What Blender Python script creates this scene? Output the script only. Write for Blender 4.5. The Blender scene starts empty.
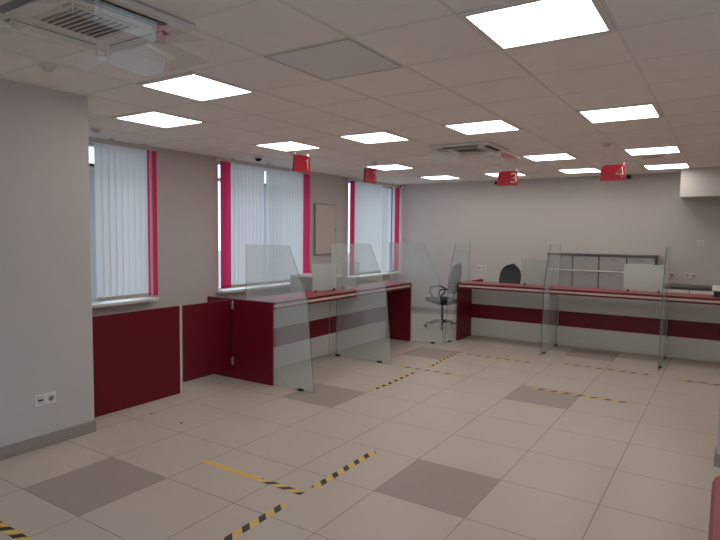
import bpy, bmesh, math, random
from mathutils import Vector, Matrix
random.seed(7)
PI = math.pi
H = 2.612                      # ceiling height
COL = bpy.context.scene.collection

# ------------------------------------------------------------------ materials
def lin(c):
    return tuple(((v/255.0)/12.92 if v/255.0 <= .04045 else (((v/255.0)+.055)/1.055)**2.4) for v in c) + (1.0,)

def nodes(name):
    m = bpy.data.materials.new(name); m.use_nodes = True
    nt = m.node_tree; nt.nodes.clear()
    out = nt.nodes.new('ShaderNodeOutputMaterial')
    return m, nt, out

def N(nt, kind, **kw):
    n = nt.nodes.new(kind)
    for k, v in kw.items():
        if hasattr(n, k): setattr(n, k, v)
    return n

def mat(name, rgb, rough=.5, metal=0, var=.04, scale=12, bump=0.0, bscale=200, spec=.5, coat=0):
    m, nt, out = nodes(name)
    b = N(nt, 'ShaderNodeBsdfPrincipled')
    b.inputs['Roughness'].default_value = rough
    b.inputs['Metallic'].default_value = metal
    b.inputs['Specular IOR Level'].default_value = spec
    b.inputs['Coat Weight'].default_value = coat
    tc = N(nt, 'ShaderNodeTexCoord')
    no = N(nt, 'ShaderNodeTexNoise'); no.inputs['Scale'].default_value = scale; no.inputs['Detail'].default_value = 4
    nt.links.new(tc.outputs['Object'], no.inputs['Vector'])
    mx = N(nt, 'ShaderNodeMix', data_type='RGBA')
    c = lin(rgb)
    mx.inputs[6].default_value = tuple(v*(1-var) for v in c[:3])+(1,)
    mx.inputs[7].default_value = tuple(min(1, v*(1+var)) for v in c[:3])+(1,)
    nt.links.new(no.outputs['Fac'], mx.inputs[0])
    nt.links.new(mx.outputs[2], b.inputs['Base Color'])
    if bump:
        n2 = N(nt, 'ShaderNodeTexNoise'); n2.inputs['Scale'].default_value = bscale; n2.inputs['Detail'].default_value = 3
        nt.links.new(tc.outputs['Object'], n2.inputs['Vector'])
        bp = N(nt, 'ShaderNodeBump'); bp.inputs['Strength'].default_value = bump; bp.inputs['Distance'].default_value = .002
        nt.links.new(n2.outputs['Fac'], bp.inputs['Height']); nt.links.new(bp.outputs['Normal'], b.inputs['Normal'])
    nt.links.new(b.outputs[0], out.inputs[0])
    return m

def emit(name, rgb, s):
    m, nt, out = nodes(name)
    e = N(nt, 'ShaderNodeEmission'); e.inputs['Color'].default_value = rgb; e.inputs['Strength'].default_value = s
    nt.links.new(e.outputs[0], out.inputs[0]); return m

def glass(name, tint, haze, hazecol, rough=.02, trans=.4):
    """thin sheet: tinted see-through + mirror by Fresnel + a matte film"""
    m, nt, out = nodes(name)
    t = N(nt, 'ShaderNodeBsdfTransparent'); t.inputs['Color'].default_value = tint
    g = N(nt, 'ShaderNodeBsdfGlossy'); g.inputs['Roughness'].default_value = rough; g.inputs['Color'].default_value = (.9, .95, .93, 1)
    f = N(nt, 'ShaderNodeFresnel'); f.inputs['IOR'].default_value = 1.45
    m1 = N(nt, 'ShaderNodeMixShader')
    ge = N(nt, 'ShaderNodeNewGeometry'); iv = N(nt, 'ShaderNodeMath', operation='SUBTRACT'); iv.inputs[0].default_value = 1
    nt.links.new(ge.outputs['Backfacing'], iv.inputs[1])
    fm = N(nt, 'ShaderNodeMath', operation='MULTIPLY'); nt.links.new(f.outputs[0], fm.inputs[0]); nt.links.new(iv.outputs[0], fm.inputs[1])
    nt.links.new(fm.outputs[0], m1.inputs[0]); nt.links.new(t.outputs[0], m1.inputs[1]); nt.links.new(g.outputs[0], m1.inputs[2])
    last = m1
    if haze > 0:
        d = N(nt, 'ShaderNodeBsdfDiffuse'); d.inputs['Color'].default_value = lin(hazecol)
        tr = N(nt, 'ShaderNodeBsdfTranslucent'); tr.inputs['Color'].default_value = lin(hazecol)
        md = N(nt, 'ShaderNodeMixShader'); md.inputs[0].default_value = trans
        nt.links.new(d.outputs[0], md.inputs[1]); nt.links.new(tr.outputs[0], md.inputs[2])
        m2 = N(nt, 'ShaderNodeMixShader'); m2.inputs[0].default_value = haze
        nt.links.new(m1.outputs[0], m2.inputs[1]); nt.links.new(md.outputs[0], m2.inputs[2])
        last = m2
    nt.links.new(last.outputs[0], out.inputs[0])
    return m

def fabric_vane(name, rgb, fac):
    m, nt, out = nodes(name)
    d = N(nt, 'ShaderNodeBsdfDiffuse'); t = N(nt, 'ShaderNodeBsdfTranslucent')
    tc = N(nt, 'ShaderNodeTexCoord'); w = N(nt, 'ShaderNodeTexNoise'); w.inputs['Scale'].default_value = 60
    mp = N(nt, 'ShaderNodeMapping'); mp.inputs['Scale'].default_value = (1, 1, .05)
    nt.links.new(tc.outputs['Object'], mp.inputs[0]); nt.links.new(mp.outputs[0], w.inputs['Vector'])
    mx = N(nt, 'ShaderNodeMix', data_type='RGBA'); c = lin(rgb)
    mx.inputs[6].default_value = tuple(v*.93 for v in c[:3])+(1,); mx.inputs[7].default_value = c
    nt.links.new(w.outputs['Fac'], mx.inputs[0])
    nt.links.new(mx.outputs[2], d.inputs['Color']); nt.links.new(mx.outputs[2], t.inputs['Color'])
    x = N(nt, 'ShaderNodeMixShader'); x.inputs[0].default_value = fac
    nt.links.new(d.outputs[0], x.inputs[1]); nt.links.new(t.outputs[0], x.inputs[2])
    nt.links.new(x.outputs[0], out.inputs[0]); return m

def tape_mat(name, worn=False):
    """yellow floor tape with slanted black bars, along local x"""
    m, nt, out = nodes(name)
    b = N(nt, 'ShaderNodeBsdfPrincipled'); b.inputs['Roughness'].default_value = .45
    tc = N(nt, 'ShaderNodeTexCoord'); s = N(nt, 'ShaderNodeSeparateXYZ'); nt.links.new(tc.outputs['Object'], s.inputs[0])
    sl = N(nt, 'ShaderNodeMath', operation='MULTIPLY_ADD'); nt.links.new(s.outputs['Y'], sl.inputs[0]); sl.inputs[1].default_value = -.9 if not worn else -1.15
    nt.links.new(s.outputs['X'], sl.inputs[2])
    dv = N(nt, 'ShaderNodeMath', operation='DIVIDE'); nt.links.new(sl.outputs[0], dv.inputs[0]); dv.inputs[1].default_value = .128
    fr = N(nt, 'ShaderNodeMath', operation='FRACT'); nt.links.new(dv.outputs[0], fr.inputs[0])
    gt = N(nt, 'ShaderNodeMath', operation='GREATER_THAN'); nt.links.new(fr.outputs[0], gt.inputs[0]); gt.inputs[1].default_value = .56
    fac = gt.outputs[0]
    no = N(nt, 'ShaderNodeTexNoise'); no.inputs['Scale'].default_value = 25; nt.links.new(tc.outputs['Object'], no.inputs['Vector'])
    y = N(nt, 'ShaderNodeMix', data_type='RGBA'); y.inputs[6].default_value = lin((222, 180, 84)); y.inputs[7].default_value = lin((232, 198, 112))
    nt.links.new(no.outputs['Fac'], y.inputs[0])
    ycol = y.outputs[2]
    if worn:
        lx = N(nt, 'ShaderNodeMath', operation='GREATER_THAN'); nt.links.new(s.outputs['X'], lx.inputs[0]); lx.inputs[1].default_value = .52
        mu = N(nt, 'ShaderNodeMath', operation='MULTIPLY'); nt.links.new(gt.outputs[0], mu.inputs[0]); nt.links.new(lx.outputs[0], mu.inputs[1])
        fac = mu.outputs[0]
    x = N(nt, 'ShaderNodeMix', data_type='RGBA'); nt.links.new(fac, x.inputs[0]); nt.links.new(ycol, x.inputs[6]); x.inputs[7].default_value = lin((38, 34, 36))
    nt.links.new(x.outputs[2], b.inputs['Base Color']); nt.links.new(b.outputs[0], out.inputs[0]); return m

M = dict(
    wall=mat('wall_paint', (195, 187, 182), .85, var=.02, scale=3, bump=.15, bscale=300),
    ceil=mat('ceiling_tile', (242, 236, 230), .9, var=.03, scale=8, bump=.4, bscale=160),
    tbar=mat('ceiling_grid', (230, 224, 218), .7, var=.01),
    floor=mat('porcelain_tile', (196, 182, 171), .34, var=.03, scale=2.5, spec=.45),
    gtile=mat('grey_porcelain_tile', (164, 149, 141), .40, var=.05, scale=9, spec=.4),
    grout=mat('grout', (152, 138, 127), .9),
    skirt=mat('skirting_tile', (148, 137, 130), .5, var=.06),
    red=mat('burgundy_laminate', (104, 12, 29), .4, var=.03, scale=5, spec=.28),
    dred=mat('dark_red_edge', (92, 14, 24), .4),
    lred=mat('red_laminate_top', (150, 34, 46), .3, var=.03),
    white=mat('white_laminate', (205, 200, 192), .45, var=.02),
    strip=mat('pale_edge_strip', (226, 200, 192), .4),
    grey=mat('grey_laminate', (158, 154, 152), .5, var=.03),
    dgrey=mat('dark_grey_metal', (92, 88, 86), .5),
    metal=mat('brushed_metal', (180, 178, 174), .3, metal=.9),
    plastic=mat('white_plastic', (222, 216, 210), .4, var=.01),
    offw=mat('offwhite_plastic', (200, 192, 184), .5, var=.02),
    black=mat('black_plastic', (18, 18, 20), .4),
    bfab=mat('black_fabric', (40, 40, 44), .95, var=.15, scale=60, bump=.4, bscale=400),
    gfab=mat('dark_grey_fabric', (66, 66, 70), .95, var=.12, scale=60, bump=.4, bscale=400),
    leath=mat('red_leatherette', (150, 22, 48), .4, var=.08, scale=10, bump=.2, bscale=90),
    sign=mat('red_sign_acrylic', (212, 22, 58), .3, var=.03),
    signedge=mat('dark_sign_edge', (110, 20, 32), .4),
    ink=mat('white_vinyl', (240, 225, 222), .5, var=0),
    frame=mat('white_pvc', (205, 212, 220), .4, var=.01),
    board=mat('beige_enamel', (196, 184, 175), .5, var=.02),
    vane=fabric_vane('white_blind_fabric', (226, 228, 230), .42),
    rvane=fabric_vane('crimson_blind_fabric', (218, 62, 108), .42),
    weight=mat('beige_bottom_weight', (190, 178, 168), .6),
    pane=glass('window_glass', (.94, .97, .98, 1), 0, (0, 0, 0)),
    screen=glass('hazy_green_glass', (.94, .965, .96, 1), .22, (222, 231, 230), trans=.35),
    clear=glass('clear_glass', (.93, .96, .95, 1), .10, (190, 200, 195)),
    frost=glass('frosted_glass', (.90, .95, .93, 1), .55, (225, 232, 226), trans=.35),
    acrylic=glass('clear_acrylic', (.96, .96, .96, 1), .035, (200, 195, 190), rough=.01),
    gedge=mat('dark_green_glass_edge', (62, 84, 78), .2),
    lamp=emit('led_diffuser', (1.0, .975, .935, 1), 7.4),
    crumb=mat('crumb', (235, 228, 220), .8), dcrumb=mat('dark_crumb', (80, 66, 60), .8),
    plate=mat('satin_grey_plate', (226, 222, 222), .6, var=.01),
    bshade=mat('board_shadow_grey', (135, 128, 124), .5),
    pave=mat('pavement', (150, 152, 156), .9, var=.1),
    tape=tape_mat('hazard_tape'), wtape=tape_mat('worn_hazard_tape', True),
)

# ------------------------------------------------------------------ mesh helpers
class MB:
    def __init__(s): s.bm = bmesh.new(); s.mats = []
    def mi(s, m):
        if m not in s.mats: s.mats.append(m)
        return s.mats.index(m)
    def box(s, lo, hi, m, bev=0):
        r = bmesh.ops.create_cube(s.bm, size=1)
        vs = r['verts']
        for v in vs:
            v.co = Vector([lo[i] + (v.co[i]+.5)*(hi[i]-lo[i]) for i in range(3)])
        fs = list({f for v in vs for f in v.link_faces}); k = s.mi(m)
        for f in fs: f.material_index = k
        if bev:
            es = list({e for v in vs for e in v.link_edges})
            bmesh.ops.bevel(s.bm, geom=es, offset=bev, segments=2, profile=.5, affect='EDGES')
        return s
    def quad(s, pts, m):
        f = s.bm.faces.new([s.bm.verts.new(p) for p in pts]); f.material_index = s.mi(m); return s
    def prism(s, pts, off, m, me=None):
        """polygon pts (3D) extruded by vector off"""
        off = Vector(off); a = [s.bm.verts.new(p) for p in pts]; b = [s.bm.verts.new(Vector(p)+off) for p in pts]
        k, ke = s.mi(m), s.mi(me or m)
        f = s.bm.faces.new(a); f.material_index = k
        f = s.bm.faces.new(b[::-1]); f.material_index = k
        n = len(pts)
        for i in range(n):
            f = s.bm.faces.new([a[i], b[i], b[(i+1) % n], a[(i+1) % n]]); f.material_index = ke
        bmesh.ops.recalc_face_normals(s.bm, faces=s.bm.faces[:]); return s
    def lathe(s, c, prof, m, n=24, axis='z'):
        k = s.mi(m); rings = []
        for r, z in prof:
            ring = []
            for i in range(n):
                a = 2*PI*i/n; p = (r*math.cos(a), r*math.sin(a), z)
                if axis == 'y': p = (p[0], p[2], p[1])
                if axis == 'x': p = (p[2], p[0], p[1])
                ring.append(s.bm.verts.new(Vector(c)+Vector(p)))
            rings.append(ring)
        fs = []
        for q in range(len(rings)-1):
            for i in range(n):
                fs.append(s.bm.faces.new([rings[q][i], rings[q][(i+1) % n], rings[q+1][(i+1) % n], rings[q+1][i]]))
        fs.append(s.bm.faces.new(rings[0][::-1])); fs.append(s.bm.faces.new(rings[-1]))
        for f in fs: f.material_index = k; f.smooth = True
        bmesh.ops.recalc_face_normals(s.bm, faces=fs); return s
    def tube(s, pts, r, m, n=8, closed=False):
        k = s.mi(m); pts = [Vector(p) for p in pts]; rings = []; N_ = len(pts)
        prev = None
        for i, p in enumerate(pts):
            if closed: t = (pts[(i+1) % N_]-pts[i-1])
            else: t = (pts[min(i+1, N_-1)]-pts[max(i-1, 0)])
            t.normalize()
            if prev is None:
                u = t.orthogonal().normalized()
            else:
                u = (prev-t*prev.dot(t))
                u = u.normalized() if u.length > 1e-6 else t.orthogonal().normalized()
            prev = u; v = t.cross(u)
            rr = r[i] if isinstance(r, (list, tuple)) else r
            rings.append([s.bm.verts.new(p+u*rr*math.cos(2*PI*j/n)+v*rr*math.sin(2*PI*j/n)) for j in range(n)])
        fs = []
        for q in range(N_ if closed else N_-1):
            A, B = rings[q], rings[(q+1) % N_]
            for j in range(n): fs.append(s.bm.faces.new([A[j], A[(j+1) % n], B[(j+1) % n], B[j]]))
        if not closed: fs.append(s.bm.faces.new(rings[0][::-1])); fs.append(s.bm.faces.new(rings[-1]))
        for f in fs: f.material_index = k; f.smooth = True
        bmesh.ops.recalc_face_normals(s.bm, faces=fs); return s
    def build(s, name, parent=None, loc=None):
        me = bpy.data.meshes.new(name); s.bm.to_mesh(me); s.bm.free()
        for m in s.mats: me.materials.append(m)
        o = bpy.data.objects.new(name, me); COL.objects.link(o)
        if loc: o.location = loc
        if parent: o.parent = parent
        return o

def struct(o): o['kind'] = 'structure'; return o
def tag(o, label, cat, group=None):
    o['label'] = label; o['category'] = cat
    if group: o['group'] = group
    return o
def thing(name, loc, label, cat, group=None, rz=0):
    o = bpy.data.objects.new(name, None); COL.objects.link(o); o.location = loc; o.rotation_euler = (0, 0, rz)
    o.empty_display_size = .1
    return tag(o, label, cat, group)
def dup(root, loc, label, rz=None, group=None):
    r = root.copy(); COL.objects.link(r); r.location = loc
    if rz is not None: r.rotation_euler = (0, 0, rz)
    r['label'] = label
    if group: r['group'] = group
    for ch in list(root.children):
        c = ch.copy(); COL.objects.link(c); c.parent = r
        for g in ch.children:
            d = g.copy(); COL.objects.link(d); d.parent = c
    return r

# ------------------------------------------------------------------ room shell
X0, X1, Y0, Y1 = -4.12, 4.8, -5.4, 7.50
PX = -2.385; PY = -.37           # near wall block on the left: face x, end y
# floor
b = MB(); b.box((X0-.35, Y0-.2, -.12), (X1+.2, Y1+.2, -.0012), M['grout'])
def isgrey(i, j):
    if j % 2: return False
    k, l = i/3, j/2
    return i % 3 == 0 and ((i//3) % 2 == 0 and j % 4 == 0 or (i//3) % 2 == 1 and j % 4 == 2)
g = .0028
for i in range(-7, 8):
    for j in range(-9, 13):
        x0, x1 = max(i*.6, X0), min(i*.6+.6, X1); y0, y1 = max(j*.6, Y0), min(j*.6+.6, Y1)
        if x1-x0 < .02 or y1-y0 < .02: continue
        b.quad([(x0+g, y0+g, 0), (x1-g, y0+g, 0), (x1-g, y1-g, 0), (x0+g, y1-g, 0)], M['gtile'] if isgrey(i, j) else M['floor'])
struct(b.build('floor'))
# ceiling: recessed tiles between T bars
b = MB(); b.box((X0-.35, Y0-.2, H+.003), (X1+.2, Y1+.2, H+.15), M['ceil'])
i = 0
xs = [.07+.6*k for k in range(-7, 8)]; ys = [.18+.6*k for k in range(-9, 13)]
for x in xs: b.box((x-.009, Y0, H), (x+.009, Y1, H+.005), M['tbar'])
for y in ys: b.box((X0, y-.009, H+.0004), (X1, y+.009, H+.005), M['tbar'])
struct(b.build('ceiling'))

# window wall with three openings
WIN = [(.35, 1.47), (2.56, 4.50), (5.73, 7.49)]
ZS, ZT = .76, 2.57
b = MB(); y = PY-.2; T = .34
for a, c in WIN:
    b.box((X0-T, y, 0), (X0, a, H+.012), M['wall'])
    b.box((X0-T, a, 0), (X0, c, ZS), M['wall'])
    b.box((X0-T, a, ZT), (X0, c, H+.012), M['wall'])
    y = c
b.box((X0-T, y, 0), (X0, Y1+.2, H+.012), M['wall'])
struct(b.build('wall_left'))
b = MB(); b.box((X0, Y0, 0), (PX, PY, H+.005), M['wall']); struct(b.build('wall_near'))
b = MB(); b.box((X0, Y1, 0), (X1+.2, Y1+.2, H+.012), M['wall']); struct(b.build('wall_back'))
# unseen windows added behind and right of the camera to let daylight in
b = MB()
for lo, hi in (((X1, Y0, 0), (X1+.2, -4.6, H+.012)), ((X1, -4.6, 0), (X1+.2, -.4, .3)), ((X1, -4.6, 2.45), (X1+.2, -.4, H+.012)), ((X1, -.4, 0), (X1+.2, Y1, H+.012))):
    b.box(lo, hi, M['wall'])
struct(b.build('wall_right'))
b = MB()
for lo, hi in (((PX, Y0-.2, 0), (-1.6, Y0, H+.012)), ((-1.6, Y0-.2, 0), (1.6, Y0, .3)), ((-1.6, Y0-.2, 2.45), (1.6, Y0, H+.012)), ((1.6, Y0-.2, 0), (X1+.2, Y0, H+.012))):
    b.box(lo, hi, M['wall'])
struct(b.build('wall_front'))
b = MB()
for k in range(5):
    y = -4.6+4.14*k/4; b.box((X1+.07, y, .3), (X1+.13, y+.06, 2.45), M['frame'])
win = struct(b.build('window_4'))  # added for its daylight, out of view
b = MB(); b.box((X1+.095, -4.54, .3), (X1+.1, -.46, 2.45), M['pane']); b.build('window_pane', win)
b = MB()
for k in range(4):
    x = -1.6+3.14*k/3; b.box((x, Y0-.13, .3), (x+.06, Y0-.07, 2.45), M['frame'])
win = struct(b.build('window_5'))  # second added window, unseen, brightens the near hall
b = MB(); b.box((-1.54, Y0-.1, .3), (1.54, Y0-.095, 2.45), M['pane']); b.build('window_pane', win)
b = MB(); b.box((1.772, 1.672, 0), (X1, 1.80, H+.005), M['wall']); struct(b.build('wall_partition'))
b = MB(); b.box((1.125, 6.90, 2.188), (X1, Y1, H+.005), M['wall'], .004); struct(b.build('trim_1'))
b = MB(); b.box((PX, Y0, 0), (PX+.014, PY+.012, .09), M['skirt'], .002); b.box((PX-.3, PY, 0), (PX, PY+.012, .09), M['skirt']); struct(b.build('baseboard_left'))
b = MB(); b.box((1.757, 1.658, 0), (X1, 1.672, .088), M['skirt'], .002); b.box((1.757, 1.672, 0), (1.772, 1.81, .088), M['skirt'])
struct(b.build('baseboard_right'))
b = MB(); b.box((-4.1, Y1-.014, 0), (X1, Y1, .09), M['skirt'], .002); struct(b.build('baseboard_back'))
# slim pale corner bead on the near wall's corner
b = MB(); b.box((PX-.012, PY, .0905), (PX+.002, PY+.003, H), M['strip']); struct(b.build('trim_2'))

for n, (a, c) in enumerate(WIN, 1):
    fr = MB(); xf0, xf1 = X0-.15, X0-.08
    w = .04
    fr.box((xf0, a, ZS), (xf1, a+w, ZT), M['frame'], .004); fr.box((xf0, c-w, ZS), (xf1, c, ZT), M['frame'], .004)
    fr.box((xf0, a+w, ZS), (xf1, c-w, ZS+w), M['frame'], .004); fr.box((xf0, a+w, ZT-w), (xf1, c-w, ZT), M['frame'], .004)
    mid = (.80 if n == 1 else (3.60 if n == 2 else 6.35))
    if n < 3:
        fr.box((xf0, mid-.05, ZS+w), (xf1, mid+.05, 2.34), M['frame'], .004)
        fr.box((xf0, a+w, 2.30), (xf1, c-w, 2.34), M['frame'], .004)
    win = struct(fr.build('window_%d' % n))
    p = MB(); p.box((xf0+.028, a+w, ZS+w), (xf0+.034, c-w, ZT-w), M['pane']); p.build('window_pane', win)
    s = MB(); s.box((X0-.08, a+.001, ZS+.001), (X0, c-.001, ZS+.026), M['plastic']); s.box((X0+.0005, a-.04, ZS-.01), (X0+.135, c+.01, ZS+.026), M['plastic'], .006)
    so = s.build('window_sill', win)

# outside
b = MB(); b.box((-60, -60, -1.2), (60, 60, -1.1), M['pave']); o = b.build('ground_outside'); o['kind'] = 'structure'

# ------------------------------------------------------------------ vertical blinds
def blind(y0, y1, items, label):
    """items: list of (ya, yb, 'w'|'r')"""
    t = thing('vertical_blind', (X0+.105, y0, 0), label, 'window blind', 'vertical blinds at the windows')
    h = MB(); h.box((-.02, 0, 2.545), (.025, y1-y0, 2.59), M['offw'], .004)
    for q in range(3):
        yy = (y1-y0)*(.15+.35*q); h.box((-.015, yy-.02, 2.59), (.02, yy+.02, H-.001), M['offw'])
    h.build('headrail', t)
    for ya, yb, kind in items:
        n = max(1, round((yb-ya)/.078)); st = (yb-ya)/n; wv = min(.089, st*1.12) if n > 1 else (yb-ya)
        for q in range(n):
            yc = ya+st*(q+.5)-y0
            ang = math.radians(random.uniform(9, 13))
            m = M['vane'] if kind == 'w' else M['rvane']
            v = MB(); zb, zt = .825+random.uniform(-.002, .002), 2.545
            L = 6; pts = []
            for s_ in range(L+1):            # slightly curved strip
                u = (s_/L-.5)*wv; cu = .004*(1-(2*s_/L-1)**2)
                pts.append((-cu*math.cos(ang)+u*math.sin(ang), yc+u*math.cos(ang)-cu*math.sin(ang)))
            k = v.mi(m)
            for s_ in range(L):
                f = v.bm.faces.new([v.bm.verts.new((pts[s_][0], pts[s_][1], zb)), v.bm.verts.new((pts[s_+1][0], pts[s_+1][1], zb)),
                                    v.bm.verts.new((pts[s_+1][0], pts[s_+1][1], zt)), v.bm.verts.new((pts[s_][0], pts[s_][1], zt))])
                f.material_index = k; f.smooth = True
            bmesh.ops.remove_doubles(v.bm, verts=v.bm.verts[:], dist=1e-5)
            vo = v.build('vane', t)
            if kind == 'r': vo['label'] = 'crimson vane'
            wgt = MB(); d0 = Vector((math.sin(ang), math.cos(ang), 0))*(wv*.46)
            c0 = Vector((0, yc, 0)); nx = Vector((math.cos(ang), -math.sin(ang), 0))*.003
            wgt.prism([c0-d0+nx+Vector((0, 0, zb-.006)), c0+d0+nx+Vector((0, 0, zb-.006)), c0+d0+nx+Vector((0, 0, zb+.03)), c0-d0+nx+Vector((0, 0, zb+.03))],
                      -2*nx, M['weight'] if kind == 'w' else M['rvane'])
            wgt.build('bottom_weight', vo)
    return t
blind(.30, 1.50, [(.30, .50, 'w'), (.70, 1.345, 'w'), (1.352, 1.385, 'r'), (1.425, 1.485, 'r')], 'vertical blind on the leftmost window, partly open beside the near wall')
blind(2.44, 4.46, [(2.51, 2.69, 'r'), (2.69, 3.36, 'w'), (3.42, 4.27, 'w'), (4.27, 4.45, 'r')], 'wide vertical blind on the middle window, white vanes between crimson end vanes')
blind(5.54, 7.48, [(5.645, 5.775, 'r'), (5.775, 6.75, 'w'), (7.19, 7.265, 'w'), (7.28, 7.465, 'r')], 'vertical blind on the far corner window with an open gap on its right')

# ------------------------------------------------------------------ wall board and cabinets
b = MB(); t = thing('wall_board', (X0, 4.70, 1.22), 'beige flat enamel panel door of a wall box between the middle and far windows', 'wall panel')
b.box((.001, -.006, -.006), (.03, .606, .876), M['bshade'], .003); b.build('frame', t)  # grey rim paints the shadow outline around the board
b = MB(); b.box((.0305, .012, .012), (.036, .588, .858), M['board'], .003); b.build('door', t)
b = MB(); b.box((.0365, .56, .40), (.044, .572, .46), M['metal'], .002); b.build('latch', t)

t = thing('storage_cabinet', (-3.68, 4.13, 0), 'grey cabinet with white top behind the left counter by the middle window', 'cabinet')
b = MB(); b.box((-.30, -.2, 0), (.42, .22, .91), M['grey'], .003); b.build('body', t)
b = MB(); b.box((-.31, -.215, .9105), (.43, .23, .935), M['plastic'], .003); b.build('top', t)
for q in range(2):
    b = MB(); b.box((-.29+q*.353, -.217, .03), (-.29+q*.353+.348, -.2005, .9), M['grey'], .002); d = b.build('door', t)
    b = MB(); b.box((-.02+q*.09, -.232, .5), (-.008+q*.09, -.2175, .62), M['metal']); b.build('handle', d)

t = thing('wall_cabinet_unit', (-.865, 7.33, 0), 'long grey cabinet with pale middle rail against the back wall', 'cabinet')
W = 1.68; cw = W/4
b = MB(); b.box((0, -.16, 0), (W, .16, 1.255), M['dgrey'], .003); b.build('body', t)
b = MB(); b.box((-.012, -.19, 1.2555), (W+.012, .165, 1.285), M['dgrey'], .003); b.build('top', t)
b = MB(); b.box((0, -.19, .995), (W, -.1605, 1.018), M['plastic'], .002); b.build('shelf_rail', t)
for q in range(4):
    for z0, z1 in ((1.024, 1.25), (.06, .99)):
        b = MB(); b.box((q*cw+.010, -.178, z0), ((q+1)*cw-.010, -.1605, z1), M['grey'], .002); d = b.build('door', t)
        b = MB(); b.box((q*cw+.19, -.188, z1-.05), (q*cw+.23, -.1785, z1-.042), M['dgrey']); b.build('handle', d)

t = thing('low_cabinet', (.97, 7.29, 0), 'low grey cabinet with pale drawer fronts against the back wall at right', 'cabinet')
b = MB(); b.box((0, -.2, 0), (.66, .2, .80), M['dgrey'], .003); b.build('body', t)
b = MB(); b.box((-.01, -.22, .8005), (.67, .2, .83), M['dgrey'], .003); b.build('top', t)
for q in range(2):
    b = MB(); b.box((.01+q*.325, -.216, .71), (.325+q*.325, -.2005, .775), M['plastic'], .002); b.build('drawer', t)
    b = MB(); b.box((.01+q*.325, -.214, .04), (.325+q*.325, -.2005, .70), M['grey'], .002); b.build('door', t)

# ------------------------------------------------------------------ burgundy barrier panel and gate
t = thing('barrier_panel', (-2.70, .2, 0), 'burgundy panel standing beside the near wall under the leftmost window', 'panel')
b = MB(); b.box((-.012, PY-.2+.21, .002), (.012, .525, .868), M['red'], .001); b.box((-.012, -.56, .002), (.012, PY-.2+.21, .868), M['red'])
b.build('panel', t)
b = MB(); b.box((-.013, .5255, .002), (.014, .545, .87), M['strip'], .001); b.build('edge_strip', t)
t = thing('swing_gate', (-2.70, 1.44, .1), 'raised burgundy swing gate hinged to the left counter end panel', 'gate')
b = MB(); b.box((-.01, -.665, .003), (.01, -.012, .765), M['red'], .001); b.build('leaf', t)
for z in (.05, .66):
    b = MB(); b.lathe((.012, -.006, z), [(.006, 0), (.0065, .004), (.0065, .086), (.006, .09)], M['metal'], 12)
    b.box((.0102, -.036, z+.005), (.0125, -.008, z+.085), M['metal']); b.build('hinge', t)

# ------------------------------------------------------------------ counters
def counter_run(t, seg, ov, ends, depthback, dz):
    """local frame: x runs along the counter, y=0 is the ledge front, +y goes behind."""
    for a, c in seg:
        b = MB(); b.box((a, 0, .843), (c, .46, .868), M['dred']); b.box((a+.0, .002, .8682), (c, .46, .8695), M['lred']); b.build('ledge', t)
        b = MB(); b.box((a, .006, .8155), (c, .45, .8425), M['strip']); b.build('pale_strip', t)
        b = MB(); b.box((a, 0, .792), (c, .46, .815), M['dred']); b.build('lower_ledge', t)
        b = MB(); b.box((a, ov, .012), (c, ov+.018, .7915), M['white']); b.build('front_panel', t)
        b = MB(); b.box((a, ov-.006, .29+dz), (c, ov-.0005, .508+dz), M['red']); b.build('burgundy_band', t)
        b = MB(); b.box((a, ov+.02, .715), (c, depthback, .74), M['white'], .002); b.build('desk_top', t)
    for e in ends:
        b = MB(); b.box((e, 0, .001), (e+.025, depthback, .870), M['red'], .0012); b.build('side_panel', t)

# left counter: local x -> world +y, local y -> world -x   (rotation +90)
t = thing('service_counter', (-2.136, 1.445, 0), 'burgundy and white service counter running below the windows on the left', 'counter', 'service counters', PI/2)
counter_run(t, [(.0435, 1.567), (1.583, 3.028)], .42, [0.0, 3.03], .965, -.014)
# right counter: local x -> world x
t = thing('service_counter', (-1.60, 4.94, 0), 'long burgundy and white service counter facing the room in front of the back wall', 'counter', 'service counters', 0)
counter_run(t, [(.026, 1.342), (1.358, 2.732), (2.748, 4.114)], .525, [0.0, 4.115], 1.0, 0)

# big glass screens; local x = from front foot backwards
def screen(label, loc, rz, top):
    t = thing('glass_screen', loc, label, 'glass screen', 'tall glass privacy screens at the counters', rz)
    b = MB()
    b.prism([(0, -.004, .004), (.088, -.004, .93), (.33, -.004, 1.463), (top, -.004, 1.463), (top, -.004, .871), (.83, -.004, .871), (.83, -.004, .004)], (0, .008, 0), M['screen'], M['gedge'])
    b.build('glass_sheet', t)
    for x in (.17, .80):
        b = MB(); b.box((x-.03, -.018, 0), (x+.03, -.0045, .022), M['black'], .003); b.box((x-.03, .0045, 0), (x+.03, .018, .022), M['black'], .003); b.build('foot_clamp', t)
    return t
s0 = screen('tall glass screen behind the near end panel of the left counter', (-1.612, 1.4795, 0), PI, .925)
dup(s0, (-1.612, 3.02, 0), 'tall glass screen crossing the middle of the left counter', PI)
dup(s0, (-1.612, 4.52, 0), 'tall glass screen past the far end of the left counter', PI)
s1 = screen('tall glass screen at the left end of the right counter, office chair behind', (-1.63, 4.60, 0), PI/2, .88)
dup(s1, (-.25, 4.60, 0), 'tall glass screen crossing the right counter at the left end of the long grey cabinet', PI/2)
dup(s1, (1.14, 4.60, 0), 'rightmost tall glass screen crossing the right counter', PI/2)

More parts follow.
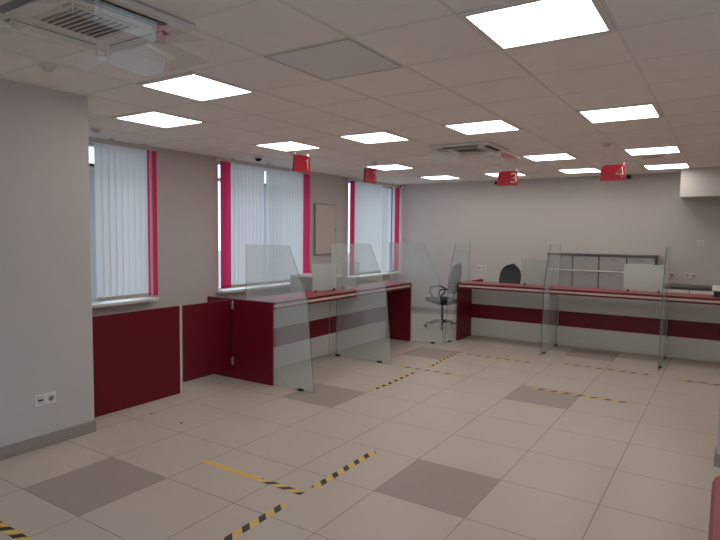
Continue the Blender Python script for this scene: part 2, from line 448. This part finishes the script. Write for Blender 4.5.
# small panes on the ledges; local x along the pane
def small_pane(label, loc, rz, w, h, m):
    t = thing('counter_pane', loc, label, 'glass pane', 'small glass panes on the counters', rz)
    b = MB(); b.prism([(0, -.003, .012), (w, -.003, .012), (w, -.003, h), (0, -.003, h)], (0, .006, 0), m, m); b.build('glass_sheet', t)
    for x in (.055, w-.055):
        b = MB(); b.box((x-.012, -.012, 0), (x+.012, -.0035, .03), M['black'], .002); b.box((x-.012, .0035, 0), (x+.012, .012, .03), M['black'], .002); b.build('clamp', t)
LZ = .8697
small_pane('milky small pane on the left counter, nearer side of its middle screen', (-2.40, 2.46, LZ), PI/2, .49, .345, M['frost'])
small_pane('faint clear small pane on the left counter, beyond its middle screen', (-2.40, 3.06, LZ), PI/2, .43, .34, M['clear'])
small_pane('clear small pane on the right counter beside the office chair backrest', (-.72, 5.2, LZ), 0, .44, .385, M['clear'])
small_pane('milky small pane on the right counter in front of the long grey cabinet', (.64, 5.2, LZ), 0, .47, .36, M['frost'])

# device on right end of the counter
t = thing('desktop_device', (1.80, 5.22, LZ), 'black desktop device with pale top on the right counter at picture edge', 'device')
b = MB(); b.prism([(-.15, -.1, 0), (-.15, .12, 0), (-.15, .12, .11), (-.15, -.1, .07)], (.3, 0, 0), M['black']); b.build('body', t)
b = MB(); b.prism([(-.17, -.11, .0715), (-.17, .125, .114), (-.17, .125, .126), (-.17, -.11, .0835)], (.34, 0, 0), M['plastic']); b.build('top_cover', t)

# ------------------------------------------------------------------ office chairs
def office_chair(label, loc, rz, fab):
    t = thing('office_chair', loc, label, 'chair', 'office chairs behind the counters', rz)   # faces +y locally
    for k in range(5):
        a = 2*PI*k/5+.3; d = Vector((math.cos(a), math.sin(a), 0)); c = Vector((0, 0, 0))
        b = MB(); b.tube([d*.03+Vector((0, 0, .10)), d*.16+Vector((0, 0, .095)), d*.29+Vector((0, 0, .07))], [.024, .019, .013], M['black'], 8); l = b.build('base_leg', t)
        b = MB(); pp = d*.29; side = Vector((-d.y, d.x, 0))
        for sg in (-1, 1):
            q = pp+side*sg*.014+Vector((0, 0, .026))
            rot = []
            vs = [q+d*.026*math.cos(2*PI*j/14)+Vector((0, 0, .026*math.sin(2*PI*j/14)))-side*.007 for j in range(14)]
            b.prism(vs, side*.014, M['black'])
        b.build('caster', l)
    b = MB(); b.lathe((0, 0, 0), [(.03, .075), (.032, .13), (.024, .135), (.024, .24), (.015, .245), (.015, .40)], M['dgrey'], 16); b.build('gas_column', t)
    b = MB(); b.box((-.09, -.11, .385), (.09, .10, .43), M['black'], .01); b.build('mechanism', t)
    b = MB(); b.box((-.235, -.22, .431), (.235, .24, .50), fab, .03)
    b.build('seat', t)
    # backrest: curved rounded shell
    b = MB(); k = b.mi(fab); nu, nv = 12, 12; gr = [[], []]
    for side in (0, 1):
        for j in range(nv+1):
            row = []
            for i in range(nu+1):
                u, v = i/nu*2-1, j/nv*2-1
                v = math.sin(v*PI/2)
                sq = max(0, 1-abs(v)**2.6)**.45
                x = u*(.03+.19*sq)
                th = (.012+.022*(1-u*u)*(1-v*v)**.5)*(1 if side else -1)
                z = .83+v*.27 - .03*u*u*max(0, v)
                y = -.27-.10*(v*.5)+.05*u*u+.02*v*v+th
                row.append(b.bm.verts.new((x, y, z)))
            gr[side].append(row)
    fs = []
    for side in (0, 1):
        G = gr[side]
        for j in range(nv):
            for i in range(nu): fs.append(b.bm.faces.new([G[j][i], G[j][i+1], G[j+1][i+1], G[j+1][i]]))
    A, B = gr
    for j in range(nv):
        for i in (0, nu): fs.append(b.bm.faces.new([A[j][i], A[j+1][i], B[j+1][i], B[j][i]]))
    for i in range(nu):
        for j in (0, nv): fs.append(b.bm.faces.new([A[j][i], A[j][i+1], B[j][i+1], B[j][i]]))
    for f in fs: f.smooth = True; f.material_index = k
    bmesh.ops.recalc_face_normals(b.bm, faces=fs)
    b.build('backrest', t)
    b = MB(); b.tube([(0, -.08, .405), (0, -.25, .41), (0, -.315, .47), (0, -.305, .62), (0, -.315, .80)], [.022, .022, .02, .018, .016], M['black'], 8); b.build('back_bracket', t)
    for sg in (-1, 1):
        b = MB(); x = sg*.265
        pts = [(sg*.18, .02, .425), (sg*.25, .05, .43), (x, .10, .50), (x, .15, .60), (x, .13, .665), (x, .05, .68), (x, -.06, .675), (x, -.14, .64), (x, -.12, .56), (x, -.04, .48), (sg*.24, .0, .435)]
        b.tube(pts, .014, M['black'], 8); b.build('armrest', t)
    return t
office_chair('black office chair with looped armrests in the gap between the two counters', (-2.30, 5.95, 0), math.radians(133), M['bfab'])
office_chair('dark grey office chair whose rounded backrest shows above the right counter', (-1.43, 6.42, 0), math.radians(160), M['gfab'])

# ------------------------------------------------------------------ red seat at the right edge
t = thing('lounge_seat', (2.1, -.35, 0), 'red leatherette seat at the lower right corner of the picture', 'seat')
b = MB(); b.box((-.34, -.75, .06), (.5, .75, .42), M['leath'], .05); b.build('seat_block', t)
for sx in (-.26, .42):
    for sy in (-.66, .66):
        b = MB(); b.lathe((sx, sy, 0), [(.02, 0), (.024, .062)], M['black'], 12); b.build('leg', t)

# ------------------------------------------------------------------ ceiling lights
t = thing('ceiling_light', (.97, -.12, H), 'x', 'ceiling light', 'square ceiling panel lights')
b = MB()
for lo, hi in (((-.296, -.296, -.008), (.296, -.264, -.0005)), ((-.296, .264, -.008), (.296, .296, -.0005)), ((-.296, -.264, -.008), (-.264, .264, -.0005)), ((.264, -.264, -.008), (.296, .264, -.0005))):
    b.box(lo, hi, M['plastic'])
b.build('frame', t)
b = MB(); b.box((-.263, -.263, -.0065), (.263, .263, -.001), M['lamp']); b.build('diffuser', t)
L0 = t
L0['label'] = 'largest lit ceiling panel, nearest the camera at upper right'
for x, y, lab in [
    (.97, 2.28, 'lit ceiling panel on the right, next one beyond the largest panel'),
    (.97, 4.68, 'lit ceiling panel right above and beyond the sign numbered 4'),
    (.97, 6.48, 'lit ceiling panel at far right closest to the wall soffit'),
    (-.23, 2.28, 'lit ceiling panel right of and nearer than the far air conditioner'),
    (-.23, 4.68, 'lit ceiling panel between and above the signs numbered 3 and 4'),
    (-.23, 6.48, 'lit ceiling panel just left of the sign numbered 4, by the back wall'),
    (-1.43, 6.48, 'lit ceiling panel partly hidden behind the sign numbered 3'),
    (-1.43, 2.28, 'lit ceiling panel left of and nearer than the far air conditioner'),
    (-2.63, 4.68, 'lit ceiling panel directly behind the top of the sign numbered 2'),
    (-2.63, 6.48, 'lit ceiling panel by the back wall just below the far air conditioner'),
    (-2.63, 2.28, 'lit ceiling panel directly above the sign numbered 1'),
    (-1.43, -.12, 'larger of the two lit ceiling panels at upper left'),
    (-2.63, .48, 'leftmost lit ceiling panel, above the leftmost window')]:
    dup(L0, (x, y, H), lab)
# same fittings go on in the part of the hall right of the frame
for x, y in [(3.37, 2.88), (3.37, 4.68), (3.37, .48)]:
    dup(L0, (x, y, H), 'lit ceiling panel in the part of the hall right of the picture')

# unlit plate in ceiling
t = thing('ceiling_access_panel', (-.23, -.12, H), 'square grey unlit panel in the ceiling, mid foreground', 'ceiling panel')
b = MB(); b.box((-.285, -.285, -.004), (.285, .285, -.0005), M['plate'], .001); b.build('plate', t)
b = MB()
for lo, hi in (((-.297, -.297, -.007), (.297, -.286, -.0005)), ((-.297, .286, -.007), (.297, .297, -.0005)), ((-.297, -.286, -.007), (-.286, .286, -.0005)), ((.286, -.286, -.007), (.297, .286, -.0005))):
    b.box(lo, hi, M['offw'])
b.build('frame', t)

# ------------------------------------------------------------------ air conditioners with clear deflector plates
t = thing('air_conditioner', (-.83, -1.32, H), 'ceiling cassette air conditioner with clear deflectors at the upper left corner', 'air conditioner', 'ceiling cassette air conditioners')
b = MB(); b.box((-.36, -.36, -.03), (.36, .36, -.0008), M['plastic'], .008); pan = b.build('fascia', t)
b = MB(); b.box((-.17, -.17, -.036), (.17, .17, -.0305), M['offw'], .004)
for k in range(9): b.box((-.14, -.14+k*.033, -.040), (.14, -.127+k*.033, -.0362), M['dgrey'])
b.build('intake_grille', t)
for q in range(4):
    b = MB(); a = q*PI/2; c, s = math.cos(a), math.sin(a)
    R_ = lambda x, y, z: (x*c-y*s, x*s+y*c, z)
    b.prism([R_(-.22, .265, -.0305), R_(.22, .265, -.0305), R_(.22, .315, -.0305), R_(-.22, .315, -.0305)], (0, 0, -.002), M['black']); b.build('air_slot', t)
    b = MB(); b.prism([R_(-.215, .262, -.034), R_(.215, .262, -.034), R_(.215, .285, -.052), R_(-.215, .285, -.052)], (0, 0, -.003), M['plastic']); b.build('louvre', t)
    b = MB(); b.prism([R_(-.27, .22, -.095), R_(.27, .22, -.095), R_(.27, .52, -.125), R_(-.27, .52, -.125)], (0, 0, -.003), M['acrylic']); d = b.build('clear_deflector', t)
    for x in (-.2, .2):
        b = MB(); b.prism([R_(x-.003, .23, -.0305), R_(x+.003, .23, -.0305), R_(x+.003, .236, -.0305), R_(x-.003, .236, -.0305)], (0, 0, -.066), M['plastic'])
        b.build('hanger', d)
dup(t, (-.83, 3.42, H), 'ceiling cassette air conditioner mid ceiling between signs 2 and 3')

# ------------------------------------------------------------------ small ceiling fittings
def disc(name, loc, label, cat, group, r=.05, d=.035):
    t = thing(name, loc, label, cat, group)
    b = MB(); b.lathe((0, 0, 0), [(r, -.0008), (r, -.012), (r*.9, -.016)], M['plastic'], 24); b.build('base', t)
    b = MB(); b.lathe((0, 0, 0), [(r*.7, -.0165), (r*.75, -d*.7), (r*.5, -d)], M['offw'], 24); b.build('sensor_head', t); return t
sd = disc('smoke_detector', (-1.80, -.98, H), 'round smoke detector at upper left beneath the near air conditioner', 'smoke detector', 'smoke detectors')
dup(sd, (-2.52, 4.03, H), 'round smoke detector on the ceiling above the sign numbered 2')
dup(sd, (.60, 3.85, H), 'round smoke detector on the ceiling above and before the sign numbered 4')
dup(sd, (-3.60, .46, H), 'round smoke detector on the ceiling above the leftmost window')
dup(sd, (-2.95, 2.75, H), 'round smoke detector just left of the sign numbered 1')
t = thing('dome_camera', (-3.58, 2.78, H), 'black dome security camera on the ceiling by the middle window', 'security camera', 'security cameras')
b = MB(); b.lathe((0, 0, 0), [(.06, -.0008), (.062, -.02), (.05, -.028)], M['plastic'], 24); b.build('base', t)
b = MB(); b.lathe((0, 0, 0), [(.045, -.0285), (.042, -.045), (.03, -.06), (.012, -.068)], M['black'], 24); b.build('dome', t)
def bullet(loc, label, m, rz):
    t = thing('bullet_camera', loc, label, 'security camera', 'security cameras', rz)
    b = MB(); b.lathe((0, -.0008, 0), [(.03, 0), (.03, -.012), (.012, -.016), (.012, -.05)], m, 16, 'y'); b.build('bracket', t)
    b = MB(); b.lathe((0, -.051, -.01), [(.028, 0), (.032, -.01), (.032, -.11), (.026, -.112)], m, 16, 'y'); b.build('housing', t)
    b = MB(); b.lathe((0, -.164, -.01), [(.022, 0), (.018, -.003)], M['black'], 16, 'y'); b.build('lens', t)
bullet((-3.93, Y1, 2.56), 'white bullet camera in the far left corner beside the corner window', M['plastic'], 0)
bullet((-1.90, Y1, 2.565), 'black bullet camera on the back wall left of the sign numbered 3', M['black'], 0)
bullet((.34, Y1, 2.572), 'black bullet camera on the back wall right of the sign numbered 4', M['black'], 0)
t = thing('ceiling_vent', (.90, 5.31, H), 'small dark slot vent in the ceiling between the two far right lights', 'vent')
b = MB(); b.box((-.13, -.04, -.004), (.13, .04, -.0006), M['offw']); b.build('plate', t)
b = MB(); b.box((-.11, -.012, -.006), (.11, .012, -.0042), M['dgrey']); b.build('slot', t)

# ------------------------------------------------------------------ hanging number signs
def arc(cx, cz, rx, rz_, a0, a1, n=12):
    return [(cx+rx*math.cos(math.radians(a0+(a1-a0)*i/n)), cz+rz_*math.sin(math.radians(a0+(a1-a0)*i/n))) for i in range(n+1)]
DIG = {
 '1': [[(-.012, .085), (.008, .108), (.008, 0)]],
 '2': [arc(0, .078, .033, .032, 165, -20)+[(.022, .050), (-.034, .002), (.038, .002)]],
 '3': [arc(0, .081, .031, .028, 150, -80, 12)[:-1]+[(-.006, .056)], [(-.006, .056)]+arc(0, .029, .034, .029, 85, -150, 14)],
 '4': [[(.022, 0), (.022, .110), (-.040, .034), (.040, .034)]],
}
def hsign(num, loc, rz, w, label):
    t = thing('hanging_sign', loc, label, 'sign', 'red hanging number signs', rz)   # face towards local -y, x to the right
    hgt = .192
    b = MB(); b.prism([(-w/2-.012, -.012, 0), (w/2, -.012, 0), (w/2, -.012, hgt), (-w/2+.006, -.012, hgt)], (0, .024, 0), M['sign'], M['signedge']); b.build('sign_plate', t)
    n = MB()
    for st in DIG[num]:
        n.tube([(w/2-.056+x*1.12, -.0145, .038+z*1.1) for x, z in st], .0085, M['ink'], 6)
    no = n.build('numeral', t); no['label'] = 'white numeral %s' % num
    for x in (-w/2+.022, w/2-.018):
        c = MB(); c.box((x-.006, -.016, hgt-.02), (x+.006, .016, hgt+.022), M['plastic'], .002); cl = c.build('clip', t)
        c = MB(); c.tube([(x, 0, hgt+.0225), (x, 0, H-loc[2]-.0005)], .0014, M['metal'], 5); c.build('hanging_wire', cl)
# left counter signs: face towards +x
hsign('1', (-2.40, 2.245, 2.292), PI/2, .28, 'red hanging sign with white numeral 1')
hsign('2', (-2.40, 3.74, 2.287), PI/2, .29, 'red hanging sign with white numeral 2')
hsign('3', (-.755, 4.6, 2.254), 0, .27, 'red hanging sign with white numeral 3')
hsign('4', (.555, 4.6, 2.266), 0, .27, 'red hanging sign with white numeral 4')

# ------------------------------------------------------------------ outlets and switch
def outlet(loc, rz, label, w=.152, first='rect'):
    t = thing('wall_outlet', loc, label, 'outlet', 'wall outlets', rz)   # faces local -y
    b = MB(); b.box((-w/2, -.01, 0), (w/2, -.0006, .086), M['plastic'], .003); b.build('frame', t)
    b = MB(); b.lathe((w/4, -.0105, .043), [(.024, 0), (.024, -.003)], M['offw'], 24, 'y'); b.lathe((w/4, -.0137, .043), [(.017, 0), (.017, -.0005)], M['grey'], 24, 'y')
    for dx in (-.008, .008): b.lathe((w/4+dx, -.0144, .043), [(.0035, 0), (.0035, -.0006)], M['black'], 8, 'y')
    b.build('socket', t)
    b = MB(); b.box((-w/4-.028, -.0125, .014), (-w/4+.028, -.0105, .072), M['offw']); b.box((-w/4-.019, -.0135, .035), (-w/4+.017, -.0127, .048), M['black']); b.build('data_port', t)
outlet((PX, -.746, .313), PI/2, 'white double outlet low on the near left wall')
outlet((-2.20, Y1, .915), 0, 'white double outlet on the back wall between the two chairs')
outlet((.985, Y1, .935), 0, 'white double outlet seen through the rightmost glass screen')
outlet((1.285, Y1, .935), 0, 'white double outlet on the back wall right of the glass screens')
t = thing('light_switch', (1.40, Y1, 1.455), 'white light switch high on the back wall at right', 'switch')
b = MB(); b.box((-.042, -.01, 0), (.042, -.0006, .084), M['plastic'], .003); b.build('frame', t)
b = MB(); b.box((-.026, -.015, .016), (.026, -.0105, .068), M['offw'], .002); b.build('rocker', t)

# ------------------------------------------------------------------ floor tapes
def tape(x, y, L, rz, label, m='tape', w=.05):
    b = MB(); b.box((0, -w/2, .0003), (L, w/2, .0013), M[m])
    o = b.build('floor_tape', loc=(x, y, 0)); o.rotation_euler = (0, 0, rz)
    tag(o, label, 'floor tape', 'hazard tape strips on the floor')
tape(-.332, -.175, .71, PI/2, 'striped tape strip on the floor just left of the central grey tile')
tape(-1.21, -.278, .87, 0, 'floor tape strip whose left part has worn to plain yellow', 'wtape')
tape(-.338, -1.25, .80, PI/2, 'striped tape strip cut by the bottom edge of the picture')
tape(-2.0, -1.49, .82, 0, 'striped tape strip in the bottom left corner of the floor')
tape(-1.192, 1.90, .90, PI/2, 'striped tape strip just right of the grey tile beneath the nearest screen', w=.045)
tape(-1.47, 3.0, .70, 0, 'striped tape strip in front of the middle screen, running across the room', w=.04)
tape(-1.165, 3.17, 1.0, math.radians(94), 'striped tape strip running past the grey tile toward the gap between counters', w=.045)
tape(-1.14, 4.10, .95, 0, 'striped tape strip before the left bay of the right counter', w=.04)
tape(.05, 4.30, 1.02, 0, 'striped tape strip before the middle bay of the right counter', w=.04)
tape(.12, 2.95, .92, 0, 'striped tape strip touching the grey tile at right', w=.04)
tape(1.38, 4.25, .60, 0, 'striped tape strip at the right edge of the picture', w=.04)

def crumb(x, y, s, m, label):
    b = MB(); bmesh.ops.create_icosphere(b.bm, subdivisions=1, radius=s); b.mi(M[m])
    for v in b.bm.verts: v.co = Vector((v.co.x*1.6, v.co.y, v.co.z*.3))*random.uniform(.8, 1.2)
    z = -min(v.co.z for v in b.bm.verts)
    o = b.build('floor_crumb', loc=(x, y, z+.0002)); o.rotation_euler = (0, 0, random.uniform(0, 3)); tag(o, label, 'debris', 'crumbs on the floor by the barrier panel')
crumb(-2.34, -.18, .010, 'crumb', 'pale crumb on the floor nearest the near wall corner')
crumb(-2.08, -.19, .009, 'crumb', 'pale crumb on the floor in the tile right of the near wall corner')
crumb(-2.38, .16, .009, 'dcrumb', 'brownish crumb on the floor close to the barrier panel')
crumb(-1.98, .15, .012, 'dcrumb', 'dark crumb on the floor farthest from the barrier panel')

# ------------------------------------------------------------------ world, camera
w = bpy.data.worlds.new('overcast'); bpy.context.scene.world = w; w.use_nodes = True
nt = w.node_tree; nt.nodes.clear()
out = nt.nodes.new('ShaderNodeOutputWorld'); bg = nt.nodes.new('ShaderNodeBackground')
tc = nt.nodes.new('ShaderNodeTexCoord'); sp = nt.nodes.new('ShaderNodeSeparateXYZ'); rp = nt.nodes.new('ShaderNodeValToRGB')
nt.links.new(tc.outputs['Generated'], sp.inputs[0]); nt.links.new(sp.outputs['Z'], rp.inputs[0])
rp.color_ramp.elements[0].position = 0; rp.color_ramp.elements[0].color = (.62, .74, .86, 1)
rp.color_ramp.elements[1].position = .5; rp.color_ramp.elements[1].color = (.80, .90, 1.0, 1)
nt.links.new(rp.outputs[0], bg.inputs['Color']); bg.inputs['Strength'].default_value = 2.6
nt.links.new(bg.outputs[0], out.inputs[0])

cam = bpy.data.cameras.new('camera'); co = bpy.data.objects.new('camera', cam); COL.objects.link(co)
yaw, pitch, roll = -.57693992, -.0648114129, .0103331347
cy, sy = math.cos(yaw), math.sin(yaw)
fw = Vector((sy*math.cos(pitch), cy*math.cos(pitch), math.sin(pitch)))
r = Vector((cy, -sy, 0)); u = r.cross(fw)
r2 = math.cos(roll)*r+math.sin(roll)*u; u2 = -math.sin(roll)*r+math.cos(roll)*u
mw = Matrix((r2, u2, -fw)).transposed().to_4x4(); mw.translation = Vector((1.77850022, -2.91606642, 1.59356991))
co.matrix_world = mw
cam.sensor_fit = 'HORIZONTAL'; cam.sensor_width = 36; cam.lens = 565.893753*36/720; cam.clip_start = .02
sc = bpy.context.scene; sc.camera = co
sc.view_settings.view_transform = 'Standard'; sc.view_settings.look = 'None'; sc.view_settings.gamma = 1
sc.view_settings.use_curve_mapping = False; sc.view_settings.exposure = 0
sc.cycles.use_denoising = True
sc.cycles.max_bounces = 12; sc.cycles.diffuse_bounces = 5; sc.cycles.transparent_max_bounces = 24
sc.cycles.sample_clamp_indirect = 6
